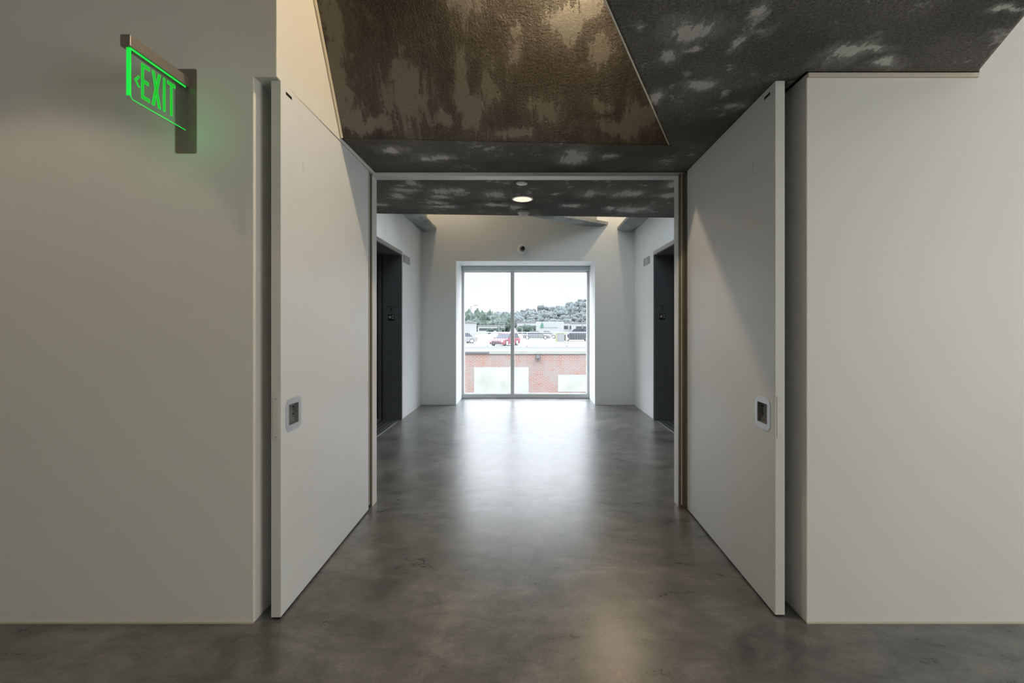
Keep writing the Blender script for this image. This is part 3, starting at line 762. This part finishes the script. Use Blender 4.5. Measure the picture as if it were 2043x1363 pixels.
# cars
def car(name, label, loc, heading, paint, L=4.6, W=1.82, H=1.45, suv=False):
    root = empty(name, loc, label, 'car', rz=heading)
    # local: x forward, y left, z up
    h0 = .22; hb = H*.60 if not suv else H*.58
    if suv:
        body = [(-L/2,.35),(-L/2,hb),(-L/2+.06,hb+.02),(L/2-1.25,hb+.02),(L/2-.25,hb-.12),(L/2,hb-.25),(L/2,.30),(L/2-.1,h0),(-L/2+.1,h0)]
        cab = [(-L/2+.08,hb),(-L/2+.35,H-.04),(-L/2+.6,H),(L/2-2.25,H),(L/2-1.95,H-.05),(L/2-1.2,hb)]
    else:
        body = [(-L/2,.38),(-L/2+.04,hb-.08),(-L/2+.25,hb),(L/2-1.3,hb),(L/2-.35,hb-.13),(L/2,hb-.33),(L/2,.30),(L/2-.1,h0),(-L/2+.1,h0)]
        cab = [(-L/2+.55,hb-.02),(-L/2+1.25,H-.06),(-L/2+1.6,H),(L/2-2.35,H),(L/2-2.0,H-.06),(L/2-1.1,hb-.02)]
    o = MB().prism(body, 'y', -W/2, W/2).build('body', paint, root, bevel=.09, seg=3)
    # greenhouse tapered inwards
    def taper(poly, w0, w1, grow=0.0):
        m = MB(); z0 = min(q[1] for q in poly); z1 = max(q[1] for q in poly); k = len(poly)
        for s_ in (-1, 1):
            for (x, z) in poly:
                w = w0+(w1-w0)*(z-z0)/(z1-z0); m.v.append((x, s_*w/2, z))
        m.f.append(tuple(range(k))); m.f.append(tuple(range(k, 2*k))[::-1])
        for i in range(k):
            j = (i+1) % k; m.f.append((i, i+k, j+k, j))
        return m
    gl = taper(cab, W*.94, W*.74).build('windows', M['carglass'], root, bevel=.03)
    rf = [(cab[1][0]+.05, H-.02), (cab[2][0], H+.012), (cab[3][0], H+.012), (cab[4][0]-.02, H-.03)]
    MB().prism(rf, 'y', -W*.375, W*.375).build('roof', paint, root, bevel=.01)
    px_ = (cab[2][0]+cab[3][0])/2
    for s_ in (-1, 1):
        MB().prism([(px_-.05,hb),(px_+.05,hb),(px_+.05,H-.02),(px_-.05,H-.02)], 'y', s_*W*.44, s_*W*.40).build('pillar', paint, root)
    r = .34 if not suv else .38
    for fx in (-L/2+.85, L/2-.88):
        for s_ in (-1, 1):
            y = s_*(W/2-.10)
            wh = MB().lathe([(r*.62,-.11),(r*.95,-.11),(r,-.07),(r,.07),(r*.95,.11),(r*.62,.11)], (fx, y, r), (0,1,0), 24).build('wheel', M['tyre'], root, smooth=True)
            m = MB().lathe([(r*.62,0),(r*.60,.012)], (fx, y+s_*.11, r), (0,s_,0), 20)
            m.build('rim', M['rim'], wh)
    g = MB().box(L/2-.02, L/2+.02, -W*.30, W*.30, .42, hb-.36 if not suv else hb-.3)
    g.box(L/2-.02, L/2+.022, -W*.42, W*.42, .26, .38); g.build('grille', M['grille'], root)
    for s_ in (-1, 1):
        MB().box(L/2-.16, L/2+.015, s_*W*.33, s_*W*.48, hb-.36, hb-.22).build('headlamp', M['head'], root, bevel=.02)
        MB().box(-L/2-.015, -L/2+.12, s_*W*.36, s_*W*.49, hb-.32, hb-.10).build('tail_lamp', M['tail'], root, bevel=.02)
        MB().box(cab[-1][0]-.30, cab[-1][0]-.12, s_*W*.48, s_*W*.60, hb+.0, hb+.13).build('mirror', paint, root, bevel=.02)
    return root
def gp(px, d): return Vector(((px-VX)*d/F, d, GH))
car('car', 'red car parked close behind the railing, facing the window', gp(1008, 54.5), math.radians(-90-27), M['red'], L=4.3, W=1.95, H=1.52, suv=True)
car('car', 'silver sedan parked side-on beyond the red car', gp(1070, 80), math.radians(0), M['silver'], L=4.9, H=1.5)
car('car', 'white sedan seen between the silver sedan and the yellow kiosk', gp(1098, 86), math.radians(-35), M['carwhite'], L=4.5, H=1.45)
car('car', 'dark charcoal car parked at the right edge of the window view', gp(1150, 71), math.radians(180), M['cargrey'], L=4.9, W=1.95, H=1.95, suv=True)
car('car', 'white car with a red tail lamp at the left edge of the window', gp(918, 62), math.radians(205), M['carwhite'], L=4.5, H=1.5)

# trailer
p = gp(1097.5, 93); sT = 93/F
tr = empty('cargo_trailer', p, 'long white trailer with green tree mark and faint lettering behind the cars', 'trailer')
x0, x1 = (1070-VX)*sT, (1125-VX)*sT; zt, zb = EYE+8*sT, EYE-15*sT
keep(MB().box(x0, x1, 93, 95.4, zb, zt).build('body', M['white_ext'], bevel=.04), tr)
for xx in (x0+1.1, x0+2.1, x1-1.0):
    keep(MB().lathe([(.3,-.1),(.45,-.1),(.45,.1),(.3,.1)], (xx, 93.3, GH+.45), (0,1,0), 20).build('wheel', M['tyre']), tr)
keep(MB().box(x0+.1, x1-.1, 93.1, 95.3, GH+.45, zb).build('chassis', M['ext_dark']), tr)
keep(text_mesh('START2EARN', 2.9*sT/.7, 'lettering', M['text_grey'], ((1100.5-VX)*sT, 92.985, EYE-4*sT), (PI/2,0,0), .01), tr)
tm = MB()
cx_, cz_ = (1081.5-VX)*sT, EYE+1.8*sT
for q in range(3):
    w = (.55-.12*q); tm.prism([(cx_-w, cz_-.65+.32*q), (cx_+w, cz_-.65+.32*q), (cx_, cz_-.1+.34*q)], 'y', 92.97-.003*q, 92.998)
tm.box(cx_-.06, cx_+.06, 92.98, 92.998, cz_-.85, cz_-.6)
keep(tm.build('tree_mark', M['text_green']), tr)
# kiosk
p = gp(1119, 66); sK = 66/F
kk = empty('kiosk', p, 'low pale kiosk with yellow corner posts in front of the charcoal car', 'kiosk')
kx0, kx1 = (1108-VX)*sK, (1131-VX)*sK
keep(MB().box(kx0+.3, kx1-.4, 66, 66.8, GH, GH+1.28).build('cabinet', M['house'], bevel=.03), kk)
for a, b in ((kx0, kx0+.24), (kx1-.22, kx1)):
    keep(MB().box(a, b, 65.9, 66.1, GH, GH+1.36).build('post', M['yellow'], bevel=.02), kk)
keep(MB().box(kx0+.24, kx1-.22, 66.0, 66.1, GH+1.22, GH+1.34).build('crossbar', M['yellow']), kk)
tag(MB().box((1101-VX)*.07, (1147-VX)*.07, 62.3, 63.2, GH, GH+.13).build('kerb', M['cap'], bevel=.03), 'low concrete kerb island in front of the yellow kiosk', 'kerb')

# street lamps
def lamp(px, ytop, d, arm, label, double=False, ybase=None):
    p = gp(px, d); p.z = GH if ybase is None else ybase; top = EYE+(VY-ytop)*d/F
    root = empty('street_lamp', p, label, 'street lamp', 'street lamps beyond the parking lot')
    r = .09*d/100
    keep(MB().tube(p, (p.x, d, top), r*1.3, r*.8, seg=10).build('pole', M['pole']), root)
    for s_ in ((-1, 1) if double else (1,)):
        a = s_*arm
        keep(MB().tube((p.x, d, top-.05), (p.x+a, d, top+abs(a)*(.0 if double else .18)), r*.5, seg=8).build('arm', M['pole']), root)
        hx = p.x+a; hz = top+abs(a)*(.0 if double else .18)
        keep(MB().box(hx-.35*d/100*1.2, hx+.35*d/100*1.2, d-.15, d+.15, hz-.06, hz+.06).build('lamp_head', M['pole'], bevel=.02), root)
lamp(939.5, 611, 118, 1.5, 'tall grey street lamp with one arm at the left of the window view')
lamp(995.5, 641, 112, .7, 'short double-headed lamp post just left of the window mullion', True)
lamp(1031.5, 643, 115, .5, 'low double-headed lamp post just right of the window mullion', True)
lamp(1042, 650.5, 118, .5, 'lowest double-headed lamp post in front of the green bushes', True)
lamp(1162, 617, 130, .5, 'tall white street lamp at the right edge of the window view')

# buildings
def building(x0, x1, y0, y1, d, dep, label, dark=True):
    s_ = d/F; X0, X1 = (x0-VX)*s_, (x1-VX)*s_; zt = EYE+(VY-y0)*s_; zb = min(EYE+(VY-y1)*s_, GH+.0)
    root = empty('low_building', ((X0+X1)/2, d, zb), label, 'building')
    keep(MB().box(X0, X1, d, d+dep, zb, zt).build('wall', M['white_ext']), root)
    keep(MB().box(X0-.2, X1+.2, d-.2, d+dep+.2, zt, zt+.25).build('roof', M['house']), root)
    if dark:
        n = max(2, int((X1-X0)/4)); w = (X1-X0)/n
        for i in range(n):
            keep(MB().box(X0+i*w+w*.12, X0+(i+1)*w-w*.12, d-.04, d, zt-(zt-zb)*.62, zt-(zt-zb)*.30).build('window', M['ext_dark']), root)
building(880, 940, 644, 668, 110, 12, 'plain white building at the left edge of the window view', False)
building(953, 1003, 650.5, 659, 140, 14, 'long low white building under the green trees left of the mullion')
building(1120, 1150, 644, 660, 150, 10, 'white boxy building behind the charcoal car')
building(1146, 1200, 645, 660, 138, 10, 'pale low building at the right edge of the window view')
building(1032, 1072, 643.5, 647, 146, 8, 'long pale roofed building just right of the window mullion')

# ---- trees and hills
def blob_mesh(name, seed, m, pine=False):
    rng = random.Random(seed)
    bm = bmesh.new()
    lob = 9
    for i in range(lob):
        a = rng.uniform(0, 2*PI); rr = rng.uniform(0, .55)
        c = Vector((rr*math.cos(a), rr*math.sin(a), rng.uniform(.35, 1.15))) if not pine else Vector((rng.uniform(-.08,.08), rng.uniform(-.08,.08), .3+i*.16))
        sz = rng.uniform(.32, .52) if not pine else .34*(1-i/lob)+.06
        bmesh.ops.create_icosphere(bm, subdivisions=4, radius=sz, matrix=Matrix.Translation(c))
    for v_ in bm.verts:
        q = mnoise.noise(v_.co*4+Vector((seed,0,0)))*.20 + mnoise.noise(v_.co*10+Vector((seed,0,0)))*.13
        v_.co += v_.co.normalized()*q
    me = bpy.data.meshes.new(name); bm.to_mesh(me); bm.free(); me.materials.append(m)
    for q in me.polygons: q.use_smooth = True
    return me
def tree_proto(seed, m, pine=False):
    root = bpy.data.objects.new('tree', None); root.empty_display_size = .1
    cr = bpy.data.objects.new('crown', blob_mesh('crown', seed, m, pine)); cr.parent = root
    t = MB().tube((0,0,-.1), (0,0,.6), .07, .04, seg=8); 
    me = bpy.data.meshes.new('trunk'); me.from_pydata(t.v, [], t.f); me.materials.append(M['tyre'])
    tk = bpy.data.objects.new('trunk', me); tk.parent = root
    return [root, cr, tk]
def place(proto, loc, sc, label, group, rz=0):
    r = proto[0].copy(); C.objects.link(r)
    for ch in proto[1:]:
        c = ch.copy(); C.objects.link(c); c.parent = r
    r.location = loc; r.scale = sc; r.rotation_euler = (0,0,rz)
    tag(r, label, 'tree', group); return r
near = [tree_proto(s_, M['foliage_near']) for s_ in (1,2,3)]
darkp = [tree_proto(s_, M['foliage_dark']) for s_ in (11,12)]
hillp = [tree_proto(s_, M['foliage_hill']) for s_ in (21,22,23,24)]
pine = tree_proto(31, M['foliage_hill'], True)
rng = random.Random(5)
# green belt on the left
pts = [(905,624),(920,622),(931,620),(944,624),(955,621),(966,626),(977,623),(987,627),(912,636),(927,634),(941,637),(957,639),(972,638),(985,640),(998,634),(1008,628)]
for i, (px, yt) in enumerate(pts):
    d = 190+rng.uniform(-12, 18)+(25 if i < 8 else 0); s_ = d/F
    top = EYE+(VY-yt)*s_; hgt = top-(GH-1); w = 3.7*rng.uniform(.9, 1.3)
    place(rng.choice(near), ((px-VX)*s_, d, GH-1), (w, w, hgt/1.5), 'leafy green tree in the belt seen through the left pane', 'green trees beyond the parking lot on the left', rng.uniform(0,6))
for i, (px, yt) in enumerate([(1048,648),(1056,646),(1064,649),(1036,650),(999,652),(978,653)]):
    d = 132+rng.uniform(-3,4); s_ = d/F; top = EYE+(VY-yt)*s_
    place(rng.choice(darkp), ((px-VX)*s_, d, GH), (1.4,1.4,(top-GH)/1.5), 'dark green bush standing behind the parked cars', 'dark bushes behind the cars', rng.uniform(0,6))
# hill terrain
def ridge(px):      # skyline y in the photograph
    ks = [(860,632),(920,630),(960,632),(1000,629),(1027,630),(1060,624),(1080,619),(1100,617),(1120,616),(1140,610),(1160,604),(1180,600),(1230,598),(1300,604)]
    for (a, ya), (b, yb) in zip(ks, ks[1:]):
        if a <= px <= b: return ya+(yb-ya)*(px-a)/(b-a)
    return 605
m = MB(); nx, ny = 90, 24
for j in range(ny+1):
    tt = j/ny; d = 250+tt*170
    for i in range(nx+1):
        px = 860+(1300-860)*i/nx
        zz = EYE+(VY-ridge(px)-4)*420/F
        h = GH-.6+(zz-GH)*(tt**.8)+mnoise.noise(Vector((px*.05, tt*5, 0)))*2.0*tt
        m.v.append(((px-VX)*420/F*(.62+.38*tt), d, h))
for j in range(ny):
    for i in range(nx):
        a = j*(nx+1)+i; m.f.append((a, a+1, a+nx+2, a+nx+1))
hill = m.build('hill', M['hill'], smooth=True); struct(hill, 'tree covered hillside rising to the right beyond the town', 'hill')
cnt = 0
for j in range(8):
    tt = [1.0,.9,.78,.66,.53,.4,.26,.12][j]; d = 250+tt*170; s_ = d/F
    for i in range(28):
        px = 905+i*10.7+rng.uniform(-5,5)
        pe = px
        xw = (pe-VX)*d/F
        # terrain height at this point
        pxt = VX + xw/(420/F*(.62+.38*tt))
        zz = EYE+(VY-ridge(min(max(pxt,861),1299))-4)*420/F
        h = GH-.6+(zz-GH)*(tt**.8)+mnoise.noise(Vector((pxt*.05, tt*5, 0)))*2.0*tt
        k_ = rng.uniform(.75, 1.25)
        if rng.random() < .08:
            place(pine, (xw, d, h-.3), (1.8*k_, 1.8*k_, 3.2*k_), 'pointed tree on the hazy hillside', 'pointed trees on the hillside', rng.uniform(0,6))
        else:
            place(rng.choice(hillp), (xw, d, h-.6), (3.6*k_, 3.6*k_, 3.4*k_*rng.uniform(.8,1.35)), 'rounded grey-green tree on the hazy hillside', 'rounded trees on the hillside', rng.uniform(0,6))
# houses on the slope
for (px, py, tt) in [(1096,636,.42),(1112,632,.5),(1060,640,.3),(1078,641,.28),(1148,634,.4),(1090,628,.6),(1135,627,.62),(1168,636,.36)]:
    d = 244+tt*170; s_ = d/F; p = P(px, py, d)
    r = empty('hillside_house', p-Vector((0,0,4)), 'small pale house among the trees on the hillside', 'house', 'houses on the hillside')
    w = 3.2
    keep(MB().box(p.x-w, p.x+w, d, d+5, p.z-5, p.z+.6).build('wall', M['house']), r)
    keep(MB().prism([(p.x-w-.4,p.z+.6),(p.x+w+.4,p.z+.6),(p.x,p.z+2.0)], 'y', d-.3, d+5.3).build('roof', M['white_ext']), r)
# own building outside face
struct(MB().box(-9, HXL-.62, WD, WD+.3, -6, 6).box(HXR+.62, 9, WD, WD+.3, -6, 6).build('wall_outside', M['cap']), 'outer face of the building beside the window', 'wall')

# ------------------------------------------------------------------ lights
def area(name, loc, size, energy, col, look=None, sy=None, spread=None):
    l = bpy.data.lights.new(name, 'AREA'); l.energy = energy; l.color = col; l.shape = 'RECTANGLE'; l.size = size; l.size_y = sy or size
    if spread: l.spread = spread
    o = bpy.data.objects.new(name, l); C.objects.link(o); o.location = loc
    if look is not None: o.rotation_euler = (Vector(look)-Vector(loc)).to_track_quat('-Z', 'Y').to_euler()
    return o
def point(name, loc, energy, col, r=.03):
    l = bpy.data.lights.new(name, 'POINT'); l.energy = energy; l.color = col; l.shadow_soft_size = r
    o = bpy.data.objects.new(name, l); C.objects.link(o); o.location = loc; return o
def spot(name, loc, look, energy, col, ang, blend=.3, r=.04):
    l = bpy.data.lights.new(name, 'SPOT'); l.energy = energy; l.color = col; l.spot_size = math.radians(ang); l.spot_blend = blend; l.shadow_soft_size = r
    o = bpy.data.objects.new(name, l); C.objects.link(o); o.location = loc
    o.rotation_euler = (Vector(look)-Vector(loc)).to_track_quat('-Z', 'Y').to_euler(); return o
area('assumed_fill_right', (5.0,-.7,1.7), 3.0, 150, (.99,.995,.94), (-3,1.5,1.4), 2.2)  # assumed light from the right: free area fill, no window built there
area('added_room_fill', (0,-2.5,3.5), 4.0, 16, (1.0,.82,.6), (0,-2.4,0), 3.0)  # warm overhead fill added behind the camera, no fixture modelled
point('assumed_beam_lamp', (.2,2.17,3.42), 62, (1.0,.77,.50), .03)  # assumed lamp out of view, placed from the shadow edges on the door leaves
spot('assumed_wall_spot', (-2.2,1.0,3.5), (-2.2,1.15,0), 24, (1.0,.86,.66), 84, .25)  # assumed unseen spot, set to give the bright scallop on the left wall
point('assumed_lobby_lamp_left', (-1.43,7.2,4.1), 22, (1.0,.76,.50), .03)  # assumed unseen lamp, placed from the wall beam's shadow on the far wall
point('assumed_lobby_lamp_right', (1.46,7.2,4.15), 42, (1.0,.76,.50), .03)  # likewise assumed, set for the right and diagonal beam shadows
point('sign_glow', (zc+.05, 1.90, 2.235), .12, (.1,1.0,.25), .03)

area('lobby_fill', (0.02,5.1,4.0), 2.4, 40, (.80,.93,1.0), (0.02,5.3,0), 1.0)  # added cool fill without a fixture, lifts the lobby walls
# world: bright overcast sky
w = bpy.data.worlds.new('World'); scene.world = w; w.use_nodes = True
nt = w.node_tree; k = NT(w); bg = nt.nodes['Background']
tc = k.n.new('ShaderNodeTexCoord'); sp = k.n.new('ShaderNodeSeparateXYZ'); k.l.new(tc.outputs['Generated'], sp.inputs[0])
cl = k.noise(tc.outputs['Generated'], 6, 5, .6)
c = k.ramp(sp.outputs['Z'], [(0.0, (.93,.95,.985)), (.12, (.90,.93,.98)), (1.0, (.80,.90,1.0))])
c = k.mix(k.smooth(cl.outputs['Fac'], .4, .7, 0, .5), c, (.97,.98,1.0))
stv = k.smooth(sp.outputs['Z'], .11, .6, 1.18, 13.0)
k.l.new(c, bg.inputs['Color']); k.l.new(stv, bg.inputs['Strength'])

# ------------------------------------------------------------------ camera
cam = bpy.data.cameras.new('Camera'); co = bpy.data.objects.new('Camera', cam); C.objects.link(co)
co.location = (0, 0, EYE); co.rotation_euler = (PI/2, 0, 0)
cam.sensor_width = 36; cam.sensor_fit = 'HORIZONTAL'; cam.lens = F/2043*36
cam.shift_x = -(VX-1021.5)/2043; cam.shift_y = -(681.5-VY)/2043
cam.clip_start = .05; cam.clip_end = 2000
scene.camera = co
vs = scene.view_settings; vs.view_transform = 'Standard'; vs.look = 'None'; vs.exposure = 0; vs.gamma = 1; vs.use_curve_mapping = False
